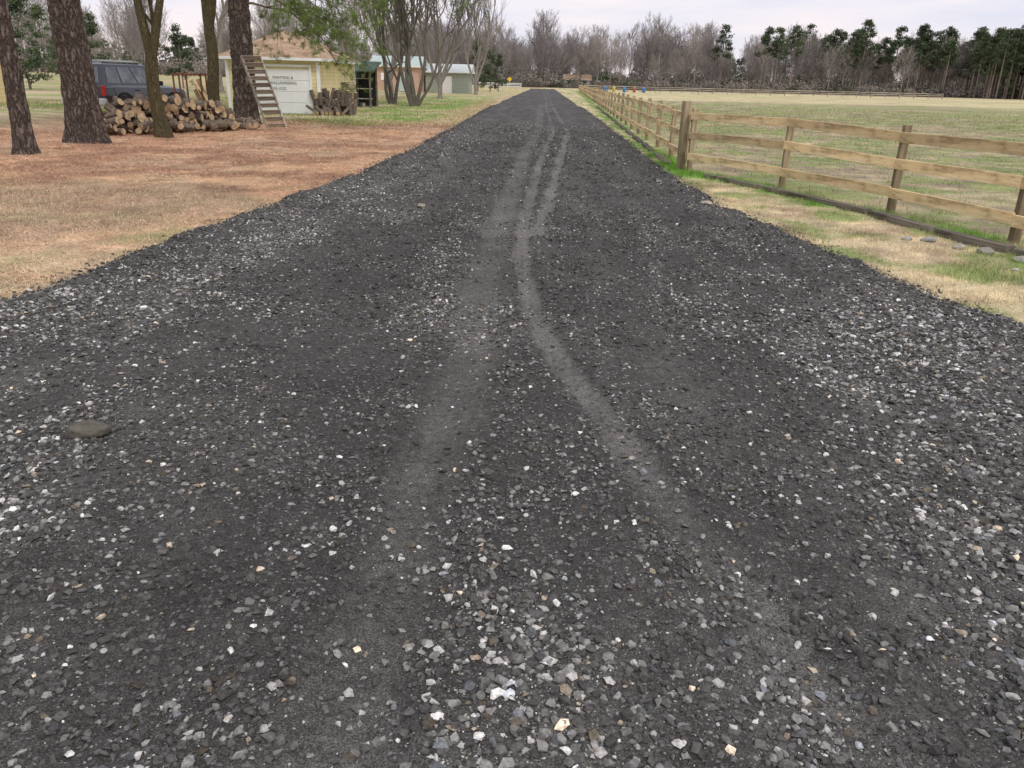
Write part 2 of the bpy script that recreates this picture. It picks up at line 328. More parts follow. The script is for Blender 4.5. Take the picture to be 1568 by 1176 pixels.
def band(y0,y1,dens,smin,smax,nv,seed,pw=2.2,thr=1.0):
    xa,xb=-5,5
    n=int((y1-y0)*(xb-xa)*dens); x=g.uniform(xa,xb,n); y=g.uniform(y0,y1,n)
    k=(x>le(y)-.1)&(x<re(y)+.1)&(np.abs(x)<(.70*y+.5)); x,y=x[k],y[k]
    m1,m2,m3,m4=tracks(x,y); lm=lightmask(x,y)
    pr=(.12+.65*sm(.38,.62,fbm(x,y,.45,95,4))+.5*lm)*(1-.93*m1)*(1-.75*m2)*(1-.7*m3)*(1-.6*m4)
    k=g.random(len(x))<pr*thr; x,y,lm=x[k],y[k],lm[k]
    sz=(smin+(smax-smin)*g.random(len(x))**pw)*(.8+.3*lm)
    stones(x,y,roadz(x,y),sz,stonecol(len(x),lm,y,g),nv,seed,acc)
band(1.1,3.2,7000,.004,.009,6,1,1)        # grit
band(1.1,3.4,3200,.009,.048,14,2,2.6)
band(3.4,6,2700,.011,.048,10,3,2.6)
band(6,10,1700,.013,.048,8,4,2.3)
band(10,17,800,.018,.055,7,5,2)
band(17,34,220,.03,.075,6,6,2)
def clods(y0,y1,dens,smin,smax,nv,seed):
    n=int((y1-y0)*10*dens); x=g.uniform(-5,5,n); y=g.uniform(y0,y1,n)
    k=(x>le(y)-.15)&(x<re(y)+.15)&(np.abs(x)<(.70*y+.5)); x,y=x[k],y[k]; m1,m2,m3,m4=tracks(x,y)
    ed=1-sm(.0,.5,np.minimum(x-le(y),re(y)-x))
    k=g.random(len(x))<(.15+.8*sm(.45,.6,fbm(x,y,.6,131,3))+.9*ed)*(1-m1)*(1-m2)*(1-.7*m3); x,y=x[k],y[k]
    b_=g.uniform(.05,.10,len(x)); stones(x,y,roadz(x,y)-.003,smin+(smax-smin)*g.random(len(x))**2.5,b_[:,None]*np.array((1.05,.98,.92)),nv,seed,acc,.75)
clods(1.2,5,700,.012,.05,14,71); clods(5,12,420,.02,.065,9,72); clods(12,30,130,.03,.09,7,73)
acc.build('gravel',[M_stone])
acc=MB()  # stones spilled along both edges
n=12000; y=4.5+55*g.random(n)**2; side=g.random(n)<.5; o_=np.abs(g.normal(0,.13,n))-.12; x=np.where(side,le(y)-o_,re(y)+o_)
sz=g.uniform(.012,.05,n)*(1+y/50); stones(x,y,np.maximum(gz(x,y),roadz(x,y)),sz,stonecol(n,np.zeros(n),y,g)*.85,8,9,acc); acc.build('edge_gravel',[M_stone])
def rock(name,x,y,s,col,fl=.6,seed=1):
    V,Fc=hull(40,seed); bm=bmesh.new(); vs=[bm.verts.new(Vector(v)*s*.5) for v in V]; [bm.faces.new([vs[i] for i in f]) for f in Fc]
    bmesh.ops.scale(bm,vec=(1.2,.9,fl),verts=bm.verts); bmesh.ops.bevel(bm,geom=bm.edges[:],offset=s*.02,segments=1,affect='EDGES')
    me=bpy.data.meshes.new(name); bm.to_mesh(me); bm.free(); me.materials.append(plain(name+'_mat',col,.9,0,.35,25,bs=.5)); o=bpy.data.objects.new(name,me)
    z=roadz(np.array([x]),np.array([y]))[0] if le(y)<x<re(y) else gz(np.array([x]),np.array([y]))[0]
    o.location=(x,y,z+s*fl*.24); o.rotation_euler=(.1,.1,seed); sc.collection.objects.link(o)
for i,(x,y,s_,c) in enumerate([(-1.97,3.32,.21,(.11,.10,.08)),(-3.62,8.5,.12,(.6,.57,.5)),(-1.26,10.6,.14,(.26,.23,.19)),(2.75,11.6,.17,(.36,.32,.27)),(2.5,14.3,.14,(.22,.2,.17)),
   (4.62,9.35,.13,(.36,.36,.35)),(4.86,9.3,.17,(.30,.30,.28)),(4.98,8.85,.17,(.36,.33,.28)),(5.14,8.6,.2,(.28,.26,.22)),(5.3,8.2,.17,(.34,.32,.28)),(5.0,7.8,.07,(.5,.48,.44))]):
    rock('rock',x,y,s_,c,.5,i+3)

# ------------------------------------------------------------ grass / straw blades
def blades(name,x,y,h,lean,wid,col,z=None):
    n=len(x); a=g.uniform(0,6.283,n); z=gz(x,y) if z is None else z
    dx,dy=np.cos(a),np.sin(a); ln=np.clip(np.abs(g.normal(0,1,n))*lean,0,.98) if lean<.9 else g.uniform(.93,.998,n); b2=g.uniform(0,6.283,n)
    p0=np.stack([x-dx*wid,y-dy*wid,z-.004],-1); p1=np.stack([x+dx*wid,y+dy*wid,z-.004],-1)
    p2=np.stack([x+np.cos(b2)*h*ln,y+np.sin(b2)*h*ln,z+h*np.sqrt(1-ln**2)],-1)
    V=np.stack([p0,p1,p2],1).reshape(-1,3); c=col*g.uniform(.6,1.35,(n,1)); C=np.repeat(c,3,0)
    mk(name,V,np.arange(3*n),np.full(n,3),C,[M_grass])
def samp(n,xa,xb,ya,yb,pw=1.6):
    y=ya+(yb-ya)*g.random(n)**pw; x=g.uniform(xa,xb,n); return x,y
x,y=samp(260000,2.7,8,4.5,22,1.3); k=(x>re(y)-.02)&(x<fx(y)+.1)&(x<.72*y+.3)&(g.random(len(x))<.3+.9*sm(.4,.6,fbm(x,y,.4,99))); x,y=x[k],y[k]; c=regcol(x,y); gr=c[:,1]>c[:,0]
blades('grass_verge',x,y,np.where(gr,g.uniform(.02,.07,len(x)),g.uniform(.02,.05,len(x)))*(1+.8*(np.abs(x-fx(y)+.2)<.35)),.75,.0035,c*1.1)
x,y=samp(380000,3.6,50,7,85,1.7); k=(x>fx(y)+.05)&(x<.72*y+1)&(g.random(len(x))<(.2+.8*sm(.42,.6,fbm(x,y,.6,101)))*(1-sm(38,85,y))); x,y=x[k],y[k]
blades('pasture_grass',x,y,g.uniform(.015,.06,len(x))*(1+y/60),.75,.004*(1+y/20),regcol(x,y)*mix(np.full(3,1.1),np.full(3,1.0),sm(25,60,y)))
x,y=samp(260000,-15,-2.3,4.5,34,1.4); k=(x<le(y)+.02)&(x>-.72*y-1)&(g.random(len(x))<.25+.75*sm(.4,.6,fbm(x,y,.5,103))); x,y=x[k],y[k]
blades('pine_straw',x,y,g.uniform(.04,.13,len(x)),.97,.0026*(1+y/14),mix(regcol(x,y),(.62,.40,.27),np.full(len(x),.35))*1.12,gz(x,y)+.008)
x,y=samp(120000,-12,-3,4.5,12,1.2); k=(x<le(y)+.02)&(x>-.72*y-1)&(g.random(len(x))<.1+.75*sm(.47,.62,fbm(x,y,.5,110))); x,y=x[k],y[k]
blades('dry_grass',x,y,g.uniform(.02,.06,len(x)),.8,.003,mix((.62,.50,.35),(.24,.32,.09),(g.random(len(x))<.14).astype(float)))
x,y=samp(70000,-22,-2,30,75,1.3); k=(x<le(y)-.05); x,y=x[k],y[k]
blades('lawn_grass',x,y,g.uniform(.04,.10,len(x)),.7,.02,regcol(x,y)*1.1)

# ------------------------------------------------------------ branch generator
def tube(mb,P,r,sides,col,m=0):
    P=np.asarray(P,float); r=np.asarray(r,float); n=len(P); t=np.gradient(P,axis=0); t/=np.linalg.norm(t,axis=1)[:,None]+1e-9
    ref=np.array((1,0,0.)) if abs(t[0][2])>.7 else np.array((0,0,1.)); u=np.cross(t,ref); u/=np.linalg.norm(u,axis=1)[:,None]+1e-9; v=np.cross(t,u)
    a=np.arange(sides)*2*math.pi/sides
    V=P[:,None]+(u[:,None]*np.cos(a)[None,:,None]+v[:,None]*np.sin(a)[None,:,None])*r[:,None,None]
    i=np.arange(n-1)[:,None]*sides; j=np.arange(sides)[None]; k=(j+1)%sides
    F=np.stack([i+j,i+k,i+sides+k,i+sides+j],-1).reshape(-1,4); mb.add(V,F,col,m)
def grow(mb,p,d,L,r,depth,rr,sides,col,up=.15,spread=.7,tips=None,kids=3,rmin=.01,npt=4,wander=.18):
    pts=[np.array(p,float)]; d=np.array(d,float)
    for i in range(npt):
        d=d+np.array([rr.gauss(0,wander) for _ in range(3)])*.6+np.array((0,0,up*.3)); d/=np.linalg.norm(d); pts.append(pts[-1]+d*L/npt)
    r1=max(r*.6,rmin*.6); tube(mb,pts,np.linspace(r,r1,npt+1),sides if r>.03 else 3,col)
    if depth==1 and tips is not None: tips.append(pts[-1])
    if depth==0:
        if tips is not None: tips.append(pts[-1])
        return
    for k in range(kids):
        i=npt if k==0 else rr.randint(max(1,npt//2),npt); q=pts[i]
        nd=d+np.array([rr.gauss(0,1)for _ in range(3)])*spread*(.45 if k==0 else 1); nd[2]+=up; nd/=np.linalg.norm(nd)
        grow(mb,q,nd,L*rr.uniform(.62,.85),max(r*(.62 if k else .68)*rr.uniform(.8,1),rmin),depth-1,rr,sides,col,up,spread,tips,kids,rmin,npt,wander)
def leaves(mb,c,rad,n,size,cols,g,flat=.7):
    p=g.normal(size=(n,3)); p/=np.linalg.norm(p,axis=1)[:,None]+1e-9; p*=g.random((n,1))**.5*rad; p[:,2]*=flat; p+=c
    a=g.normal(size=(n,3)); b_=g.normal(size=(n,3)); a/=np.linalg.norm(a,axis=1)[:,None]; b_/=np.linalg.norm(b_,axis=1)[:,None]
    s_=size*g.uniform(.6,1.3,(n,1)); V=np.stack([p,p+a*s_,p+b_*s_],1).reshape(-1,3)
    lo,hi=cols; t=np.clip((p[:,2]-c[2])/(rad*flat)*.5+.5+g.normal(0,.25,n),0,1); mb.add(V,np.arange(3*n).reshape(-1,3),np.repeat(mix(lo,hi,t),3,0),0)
def needles(mb,c,d,n,L,w,g,cols):
    a=g.normal(size=(n,3))*.75+np.asarray(d); a/=np.linalg.norm(a,axis=1)[:,None]; o=c+g.normal(0,.03,(n,3))
    s_=np.cross(a,g.normal(size=(n,3))); s_/=np.linalg.norm(s_,axis=1)[:,None]; LL=L*g.uniform(.6,1.1,(n,1))
    V=np.stack([o-s_*w,o+s_*w,o+a*LL],1).reshape(-1,3); mb.add(V,np.arange(3*n).reshape(-1,3),np.repeat(mix(cols[0],cols[1],g.random(n)),3,0),0)

# near pines ---------------------------------------------------------------
def pine(x,y,r,H,seed,low=7.5,droop=(),lean=(0,0)):
    rr=random.Random(seed); gg=np.random.default_rng(seed); par=empty('pine_tree')
    z0=float(gz(np.array([x]),np.array([y]))[0]); nr=110; ns=40
    zz=np.concatenate([np.linspace(-.1,5,70),np.linspace(5.2,H,nr-70)]); a=np.arange(ns)*2*math.pi/ns
    A,Zz=np.meshgrid(a,zz); rad=r*(1-.72*np.clip(Zz,0,H)/H)+r*.38*np.exp(-np.clip(Zz,0,9)/.32)*(1+.25*np.sin(A*5+seed))
    rad=rad+(vn((A*r*1.0),Zz,.13,seed)*.6+vn(A*r,Zz,.06,seed)*.4-.5)*.09*r/.45
    cx=x+.06*np.sin(Zz*.5+seed)*Zz/6+lean[0]*Zz; cy=y+.1*np.cos(Zz*.4+seed)*Zz/6+lean[1]*Zz
    V=np.stack([cx+np.cos(A)*rad,cy+np.sin(A)*rad,z0+Zz],-1).reshape(-1,3); I=np.arange(nr*ns).reshape(nr,ns); J=np.roll(I,-1,1)
    F=np.stack([I[:-1],J[:-1],J[1:],I[1:]],-1).reshape(-1,4); mk('trunk',V,F,np.full(len(F),4),None,[M_pinebark],smooth=True,parent=par)
    mb=MB(); ml=MB(); cols=((.07,.12,.03),(.24,.33,.09))
    jobs=[(low+(H-low)*i/30,rr.uniform(0,6.28),rr.uniform(1.6,3.6)*(1-.6*i/30),rr.uniform(-.1,.4),0) for i in range(30)]
    for z,an,L,up,dr_ in jobs+[(*q,1) for q in droop]:
        p=np.array((x+lean[0]*z,y+lean[1]*z,z0+z)); d=np.array((math.cos(an),math.sin(an),up)); tips=[]
        grow(mb,p,d,L*(.42 if dr_ else .55),.05,3 if dr_ else 2,rr,6,(.15,.12,.09),.02 if not dr_ else -.10,.65,tips,3,.008,3)
        for t in tips:
            for q in range(4 if dr_ else 1):
                needles(ml,t+gg.normal(0,.13,3),(gg.normal()*.3,gg.normal()*.3,.2),30,.19,.006,gg,cols)
    mb.build('branches',[M_twig],parent=par); ml.build('needles',[M_leaf],parent=par)
pine(-10.25,17.0,.19,13,1,6.5)
pine(-10.6,20.2,.40,17,2,7.5)
pine(-9.65,29.4,.40,18,3,7.5,[(3.9,-.15,3.2,.0),(4.5,.3,5.0,-.12),(4.9,-.35,4.6,-.1),(5.3,.05,5.6,-.14),(5.0,.9,4.0,-.08),(5.8,.2,5.4,-.16)],(.035,0))
# bare deciduous near -------------------------------------------------------
def bare(name,x,y,stems,seed,mat_,base_r,fork,depth=4,leafy=None,sides=10,spread=.55,col=(.2,.17,.12),kids=3,up=.35,rmin=.009):
    rr=random.Random(seed); gg=np.random.default_rng(seed); par=empty(name); mb=MB(); z0=float(gz(np.array([x]),np.array([y]))[0]); tips=[]
    if fork>0:
        zs=np.linspace(-.1,fork,9); P=[(x+.06*math.sin(q*2+seed),y,z0+q) for q in zs]; tube(mb,P,[base_r*(1+.5*math.exp(-max(q,0)/.2)-.15*q/fork) for q in zs],18,col)
        p0=np.array(P[-1])-np.array((0,0,.08))
    else: p0=np.array((x,y,z0-.05))
    for (dx,dy,L,rs) in stems:
        d=np.array((dx,dy,1.)); d/=np.linalg.norm(d); grow(mb,p0+(np.array((dx,dy,0))*.25 if fork<=0 else 0),d,L,base_r*rs,depth,rr,sides,col,up,spread,tips,kids,rmin,6,.13)
    mb.build('limbs',[mat_],smooth=True,parent=par)
    if leafy:
        ml=MB(); fr_,cols,sz=leafy
        for t in tips:
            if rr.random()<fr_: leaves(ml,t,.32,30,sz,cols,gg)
        ml.build('leaves',[M_leaf],parent=par)
bare('deciduous_tree',-9.75,22.5,[(-.22,.0,2.6,.72),(.32,.1,2.6,.66),(.02,.3,1.8,.35)],21,M_bark,.185,2.0,5,spread=.45)
bare('deciduous_tree',-9.95,27.4,[(-.15,.1,2.8,.75),(.2,0,2.8,.75),(.5,.1,2.0,.4)],22,M_bark,.2,2.9,5,spread=.45,)
LV=((.06,.10,.03),(.20,.28,.09))
bare('evergreen_oak_tree',-6.6,52.7,[(-.55,.0,3.2,.8),(-.28,.1,3.4,.9),(.05,.1,3.4,.9),(.35,0,3.2,.8),(.75,.1,3.0,.6)],23,M_greybark,.17,0,4,(.26,LV,.085),spread=.6)
bare('evergreen_oak_tree',-8.4,56,[(-.6,.0,3.,.8),(-.2,.1,3.4,.9),(.25,.1,3.0,.8)],24,M_greybark,.16,0,4,(.22,LV,.085),spread=.6)
bare('bare_tree',-7.0,74,[(-.5,.1,4,.8),(-.1,.1,4.6,.9),(.35,.1,4.4,.9),(.6,0,3.6,.6)],25,M_palebark,.2,1.2,5,spread=.6,rmin=.014)
bare('bare_tree',-12.5,82,[(-.4,.1,4,.8),(.1,.1,4.6,.9),(.45,.1,4,.8)],26,M_palebark,.2,1.5,5,spread=.6,rmin=.014)
bare('bare_tree',-5.2,100,[(-.4,.1,4,.8),(.1,.1,4.2,.9),(.5,.1,4,.8)],27,M_palebark,.2,1.2,5,spread=.6,rmin=.016)
bare('bare_tree',-22,62,[(-.4,.1,3.6,.8),(.1,.1,4,.9),(.45,.1,3.6,.8)],28,M_palebark,.2,1.6,5,spread=.6,rmin=.012)

# ------------------------------------------------------------ distant woods (linked copies under one parent)
def far_bare(seed,H=15):
    rr=random.Random(seed); mb=MB(); col=(.29,.26,.24)  # bark tone paled and greyed, distance haze painted into the colour
    zs=np.linspace(0,H*.95,7); P=np.array([(rr.gauss(0,.15)*i*.4,rr.gauss(0,.15)*i*.4,z) for i,z in enumerate(zs)]); tube(mb,P,np.linspace(.2,.04,7),4,col)
    for i in range(30):
        f=rr.uniform(.18,.97); q=P[min(5,int(f*6))]*(1-(f*6)%1)+P[min(6,int(f*6)+1)]*((f*6)%1); a=rr.uniform(0,6.28)
        grow(mb,q,(math.cos(a),math.sin(a),rr.uniform(.5,1.3)),H*.22*(1.15-f*.7),.055,3,rr,3,col,.35,.6,None,3,.024,2)
    return mb.build('bare_tree_mesh',[M_far],link=False)
def far_pine(seed,H=19,lo=None,nc_=34):
    rr=random.Random(seed); gg=np.random.default_rng(seed); mb=MB(); tube(mb,[(0,0,0),(.1,0,H*.5),(0,.1,H)],[.24,.18,.06],5,(.24,.19,.16))
    lo=lo or rr.uniform(.42,.6)
    for i in range(nc_):
        f=rr.uniform(lo,1); w=3.3*(1-((f-lo)/(1-lo))**1.8)*rr.uniform(.3,1)+.3; a=rr.uniform(0,6.28)
        leaves(mb,np.array((math.cos(a)*w,math.sin(a)*w,H*f)),rr.uniform(.8,1.5),60,.42,((.04,.06,.035),(.11,.145,.07)),gg,.6)  # muted crown greens carry aerial haze in their colour
    return mb.build('pine_mesh',[M_far],link=False)
def shrub(seed,green):
    gg=np.random.default_rng(seed); mb=MB(); 
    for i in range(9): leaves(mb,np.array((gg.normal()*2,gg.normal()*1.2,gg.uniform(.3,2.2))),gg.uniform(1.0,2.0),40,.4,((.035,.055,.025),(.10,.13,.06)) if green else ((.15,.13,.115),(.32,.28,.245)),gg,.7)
    return mb.build('shrub_mesh',[M_far],link=False)
def forest(name,variants,places):
    par=empty(name)
    for i,(x,y,s_,zs) in enumerate(places):
        o=bpy.data.objects.new(name+'_tree',variants[i%len(variants)]); o.location=(x,y,float(gz(np.array([x]),np.array([y]))[0])-.15); o.scale=(s_,s_,s_*zs); o.rotation_euler=(0,0,random.uniform(0,6.28)); o.parent=par; sc.collection.objects.link(o)
VB=[far_bare(i) for i in range(7)]; VP=[far_pine(i+50) for i in range(7)]; VL=[far_pine(i+80,15,.12,40) for i in range(4)]; VS=[shrub(i,False) for i in range(4)]; VG=[shrub(i+9,True) for i in range(3)]
ru=random.uniform
forest('bare_treeline',VB,[(ru(-45,230),ru(258,330),ru(.6,1.25)*(1.25 if random.random()<.08 else 1),1) for i in range(290)])
forest('bare_woods',VB,[(ru(-260,-20),ru(140,250),ru(.55,1.05),1) for i in range(170)])
pl=[]
for i in range(190):
    t=random.random()**.55; pl.append((78+150*t,ru(262,320)-25*t,ru(.72,1.12),1))
for i in range(120): pl.append((ru(128,215),ru(222,262),ru(.7,1.0),1))
for x in (74,77,84,100,104,62): pl.append((x,ru(255,265),ru(.9,1.1),1))
forest('pine_woods',VP,pl)
forest('distant_woods',VL,[(ru(-260,300),ru(345,400),ru(.6,1.05),1) for i in range(400)]+[(ru(140,220),ru(215,250),ru(.4,.8),1) for i in range(60)])
forest('young_pines',VL,[(-4.5,130,.42,1),(-3.2,128,.36,1),(-6.5,132,.5,1),(-66,118,.6,1),(-48,90,.5,1),(-44,88,.45,1),(-42,60,.4,1),(-35,60,.42,1),(-32.5,63,.36,1),(-30,75,.35,1)])
forest('underbrush',VS+VS+VG,[(x,(ru(252,275) if x>-30 else ru(150,240)),ru(.7,1.3),1) for x in [ru(-230,230) for i in range(480)]]+[(ru(-250,280),ru(330,344),ru(1.3,2.2),1) for i in range(380)])

# ------------------------------------------------------------ box helper
def box(name,dim,loc,rot=(0,0,0),mat_=None,parent=None,bev=.004):
    bm=bmesh.new(); bmesh.ops.create_cube(bm,size=1); bmesh.ops.scale(bm,vec=dim,verts=bm.verts)
    if bev: bmesh.ops.bevel(bm,geom=bm.edges[:],offset=min(bev,min(dim)*.3),segments=1,affect='EDGES')
    me=bpy.data.meshes.new(name); bm.to_mesh(me); bm.free(); me.materials.append(mat_); o=bpy.data.objects.new(name,me); o.location=loc
    o.rotation_euler=rot; sc.collection.objects.link(o)
    if parent: o.parent=parent
    return o
def beam(name,p,q,w,h,mat_,parent,tw=0):
    p,q=Vector(p),Vector(q); d=q-p; o=box(name,(d.length,w,h),(p+q)/2,(0,0,0),mat_,parent)
    o.rotation_mode='QUATERNION'; x=d.normalized(); z=Vector((0,0,1)) if abs(x.z)<.95 else Vector((0,1,0)); yv=z.cross(x).normalized(); z=x.cross(yv)
    M=Matrix((x,yv,z)).transposed(); o.rotation_quaternion=(M@Matrix.Rotation(tw,3,'X')).to_quaternion(); return o
def gz1(x,y): return float(gz(np.array([float(x)]),np.array([float(y)]))[0])

# ------------------------------------------------------------ pasture fence
def fence(name,pts,h=1.18,rails=(.30,.70,1.07),rw=.14,mp=None,mr=None):
    par=empty(name); rr=random.Random(3)
    for i,(x,y) in enumerate(pts):
        z=gz1(x,y); hh=h+rr.uniform(-.02,.07); bm_=box('post',(hh+.3,.10,.10),(x,y,z+(hh-.3)/2),(0,0,0),mp,par,.008)
        bm_.rotation_euler=(rr.uniform(-.02,.02),-math.pi/2+rr.uniform(-.02,.02),rr.uniform(-.1,.1))
    for i in range(len(pts)-1):
        a=Vector((*pts[i],0)); b_=Vector((*pts[i+1],0)); d=(b_-a).normalized(); nrm=Vector((-d.y,d.x,0))*.073
        for k,rz in enumerate(rails):
            e0,e1=rr.uniform(-.03,.03),rr.uniform(-.03,.03)
            A=a+nrm+Vector((0,0,rz+gz1(a.x,a.y)+e0))+d*.004; B=b_+nrm+Vector((0,0,rz+gz1(b_.x,b_.y)+e1))-d*.004
            beam('rail',A,B,.036,rw,mr,par,rr.uniform(-.03,.03))
    return par
fp=fence('wooden_fence',FP+far,mp=M_fpost,mr=M_fwood)
z=gz1(3.3,16.9); box('corner_post',(1.5,.15,.15),(3.42,17.05,z+.6),(0,-math.pi/2,.3),M_fpost,fp,.01)
M_black=plain('black_fence_paint',(.025,.022,.02),.8)
fence('black_board_fence',[(24+i*2.6,186+i*1.2) for i in range(12)],1.3,(.4,.8,1.2),.16,M_black,M_black)
fence('road_end_fence',[(-22+i*3.2,196) for i in range(8)]+[],1.2,(.45,.8,1.1),.14,M_white,M_white)
fence('cross_fence',[(13.5+i*3,176) for i in range(26)],1.2,(.4,.75,1.1),.14,M_fpost,M_old)
TP=[(3.62,15.7),(4.35,13.5),(5.0,11.3),(5.15,9.75),(5.45,8.6),(5.7,6.6)]
for a,b_ in zip(TP[:-1],TP[1:]):
    a=Vector((*a,gz1(*a)+.03)); b_=Vector((*b_,gz1(*b_)+.03)); d=(b_-a).normalized(); e=empty('landscape_timber'); beam('timber',a+d*.05,b_-d*.05,.13,.10,M_tie,e)
y=18
while y<60:
    x=fx(y)-.3; a=Vector((x,y,gz1(x,y)+.02)); b_=Vector((x+.12,y+2.3,gz1(x,y+2.3)+.02)); beam('timber',a,b_,.14,.1,M_tie,empty('landscape_timber')); y+=3.4

# barrels
def lathe(name,prof,loc,mat_,n=24,parent=None,rot=(0,0,0)):
    mb=MB(); a=np.arange(n)*2*math.pi/n; pr=np.array(prof); V=np.stack([pr[:,0][:,None]*np.cos(a),pr[:,0][:,None]*np.sin(a),np.repeat(pr[:,1][:,None],n,1)],-1)
    I=np.arange(len(pr)*n).reshape(len(pr),n); J=np.roll(I,-1,1); mb.add(V,np.stack([I[:-1],J[:-1],J[1:],I[1:]],-1).reshape(-1,4)); o=mb.build(name,[mat_],True,parent); o.location=loc; o.rotation_euler=rot; return o
bp=[(0,0),(.27,0),(.3,.03),(.28,.3),(.3,.32),(.28,.34),(.28,.6),(.3,.62),(.28,.64),(.29,.9),(.25,.93),(0,.92)]
for (x,y,c) in [(17.3,170,(.05,.18,.45)),(19.2,171,(.5,.42,.08)),(21.2,170,(.05,.2,.5)),(23.5,172,(.4,.10,.07)),(25.3,171,(.05,.18,.45)),(-9,150,(.5,.4,.06))]:
    lathe('plastic_barrel',[(a*1.1,b_*1.1) for a,b_ in bp],(x,y,gz1(x,y)),plain('barrel_mat',c,.5,0,.1))

# ------------------------------------------------------------ garage (hip roof)
def poly(name,V,F,mat_,parent,smooth=False):
    me=bpy.data.meshes.new(name); me.from_pydata([tuple(v) for v in V],[],F); me.materials.append(mat_); me.update(); o=bpy.data.objects.new(name,me); sc.collection.objects.link(o); o.parent=parent; return o
def building(name,x0,y0,w,dp,h,rise,wallm,roofm,oh=.4,yaw=0,hip=True,gabledir=0):
    par=empty(name); par.location=(x0,y0,gz1(x0+w/2,y0)); par.rotation_euler=(0,0,yaw)
    poly('walls',[(0,0,-.3),(w,0,-.3),(w,dp,-.3),(0,dp,-.3),(0,0,h),(w,0,h),(w,dp,h),(0,dp,h)],[(0,1,5,4),(1,2,6,5),(2,3,7,6),(3,0,4,7)],wallm,par)
    e=[(-oh,-oh),(w+oh,-oh),(w+oh,dp+oh),(-oh,dp+oh)]
    if hip: q=min(w,dp)/2+oh; r=[(w/2,-oh+q*.95),(w/2,dp+oh-q*.95)] if dp>=w else [(-oh+q*.95,dp/2),(w+oh-q*.95,dp/2)]
    else: r=[(w/2,-oh),(w/2,dp+oh)] if gabledir==0 else [(-oh,dp/2),(w+oh,dp/2)]
    V=[(a,b_,h+.10) for a,b_ in e]+[(a,b_,h+rise) for a,b_ in r]+[(a,b_,h-.02) for a,b_ in e]
    if (hip and dp>=w) or (not hip and gabledir==0): F=[(0,1,4),(1,2,5,4),(2,3,5),(3,0,4,5)]
    else: F=[(0,1,5,4),(1,2,5),(2,3,4,5),(3,0,4)]
    o=poly('roof',V[:6],F,roofm,par)
    poly('fascia',V[:4]+V[6:],[(0,1,5,4),(1,2,6,5),(2,3,7,6),(3,0,4,7),(4,5,6,7)],M_white,par)
    return par
G=building('yellow_garage',-13.2,38.2,4.1,8.2,2.3,1.3,M_siding,M_shingle,.38)
M_door=plain('garage_door_white',(.74,.74,.73),.5,0,.06,1.5)
for i in range(4): box('door_panel',(2.5,.05,.465),(2.45,-.03,.25+i*.475),(0,0,0),M_door,G,.012)
for a in (1.14,3.76): box('door_trim',(.1,.09,2.0),(a,-.05,1.0),(0,0,0),M_white,G)
box('door_header',(2.72,.09,.1),(2.45,-.05,2.06),(0,0,0),M_white,G)
for a,b_ in ((0,0),(4.1,0),(4.1,8.2)): box('corner_board',(.14,.14,2.26),(a,b_,1.13),(0,0,0),M_white,G)
M_text=plain('dark_lettering',(.10,.10,.11),.7)
def text(body,size,loc,par):
    cu=bpy.data.curves.new('lettering','FONT'); cu.body=body; cu.size=size; cu.align_x='CENTER'; cu.extrude=.002; cu.materials.append(M_text); o=bpy.data.objects.new('lettering',cu); o.location=loc; o.rotation_euler=(math.pi/2,0,0); o.parent=par; sc.collection.objects.link(o)
text('PAINTING &',.17,(2.5,-.062,1.5),G); text('WALLPAPERING',.17,(2.5,-.062,1.27),G); text('555-3322',.17,(2.3,-.062,1.04),G)
Hs=building('yellow_house',-33.8,33,11.2,4.2,2.5,1.6,M_siding,M_shingle,.4); box('window_frame',(1.0,.08,1.2),(9.8,-.03,1.4),(0,0,0),M_white,Hs)
M_glass,nt,b=mat('dark_glass'); b.inputs['Base Color'].default_value=(.02,.025,.03,1); b.inputs['Roughness'].default_value=.08; b.inputs['Specular IOR Level'].default_value=.6
nt.links.new(ramp(nt,noise(nt,objc(nt),1.5),[(.3,(.012,.015,.02)),(.7,(.04,.045,.05))]),b.inputs['Base Color'])
box('window_glass',(.8,.05,1.0),(9.8,-.07,1.4),(0,0,0),M_glass,Hs)
M_teal=plain('grey_green_metal_roof',(.42,.50,.47),.5,0,.12,2); M_or=plain('orange_brown_siding',(.50,.33,.24),.8,0,.12,2); M_mr=plain('grey_metal_roof',(.55,.58,.57),.45,0,.1,2)
B=building('orange_barn',-17.6,100,5.6,9,2.7,1.3,M_or,M_teal,.4,0,False,1)
box('barn_door',(1.3,.06,2.1),(3.9,-.04,1.05),(0,0,0),M_teal,B); box('barn_window',(.8,.06,.8),(1.6,-.04,1.6),(0,0,0),M_white,B)
B=building('metal_roof_shed',-11.8,106,5.4,8,2.4,1.1,plain('grey_green_siding',(.32,.36,.30),.8),M_mr,.4,0,False,1); box('shed_door',(1.6,.06,2.0),(2.5,-.04,1.0),(0,0,0),M_white,B)
FH=building('distant_farmhouse',14,262,8,7,2.4,1.6,plain('grey_house_paint',(.42,.41,.38),.8),M_shingle,.4,0,False,1)
for a in(1.5,4,6.3): box('window',(1.1,.08,1.3),(a,-.05,1.6),(0,0,0),M_glass,FH,.01)
RS=empty('yellow_road_sign'); RS.location=(-2.2,188,gz1(-2.2,188)); box('pole',(.08,.08,2.2),(0,0,1.1),(0,0,0),M_mr,RS); box('sign_face',(.75,.04,.75),(0,-.07,2.0),(0,math.pi/4,0),plain('sign_yellow',(.75,.5,.03),.5,0,.05),RS)
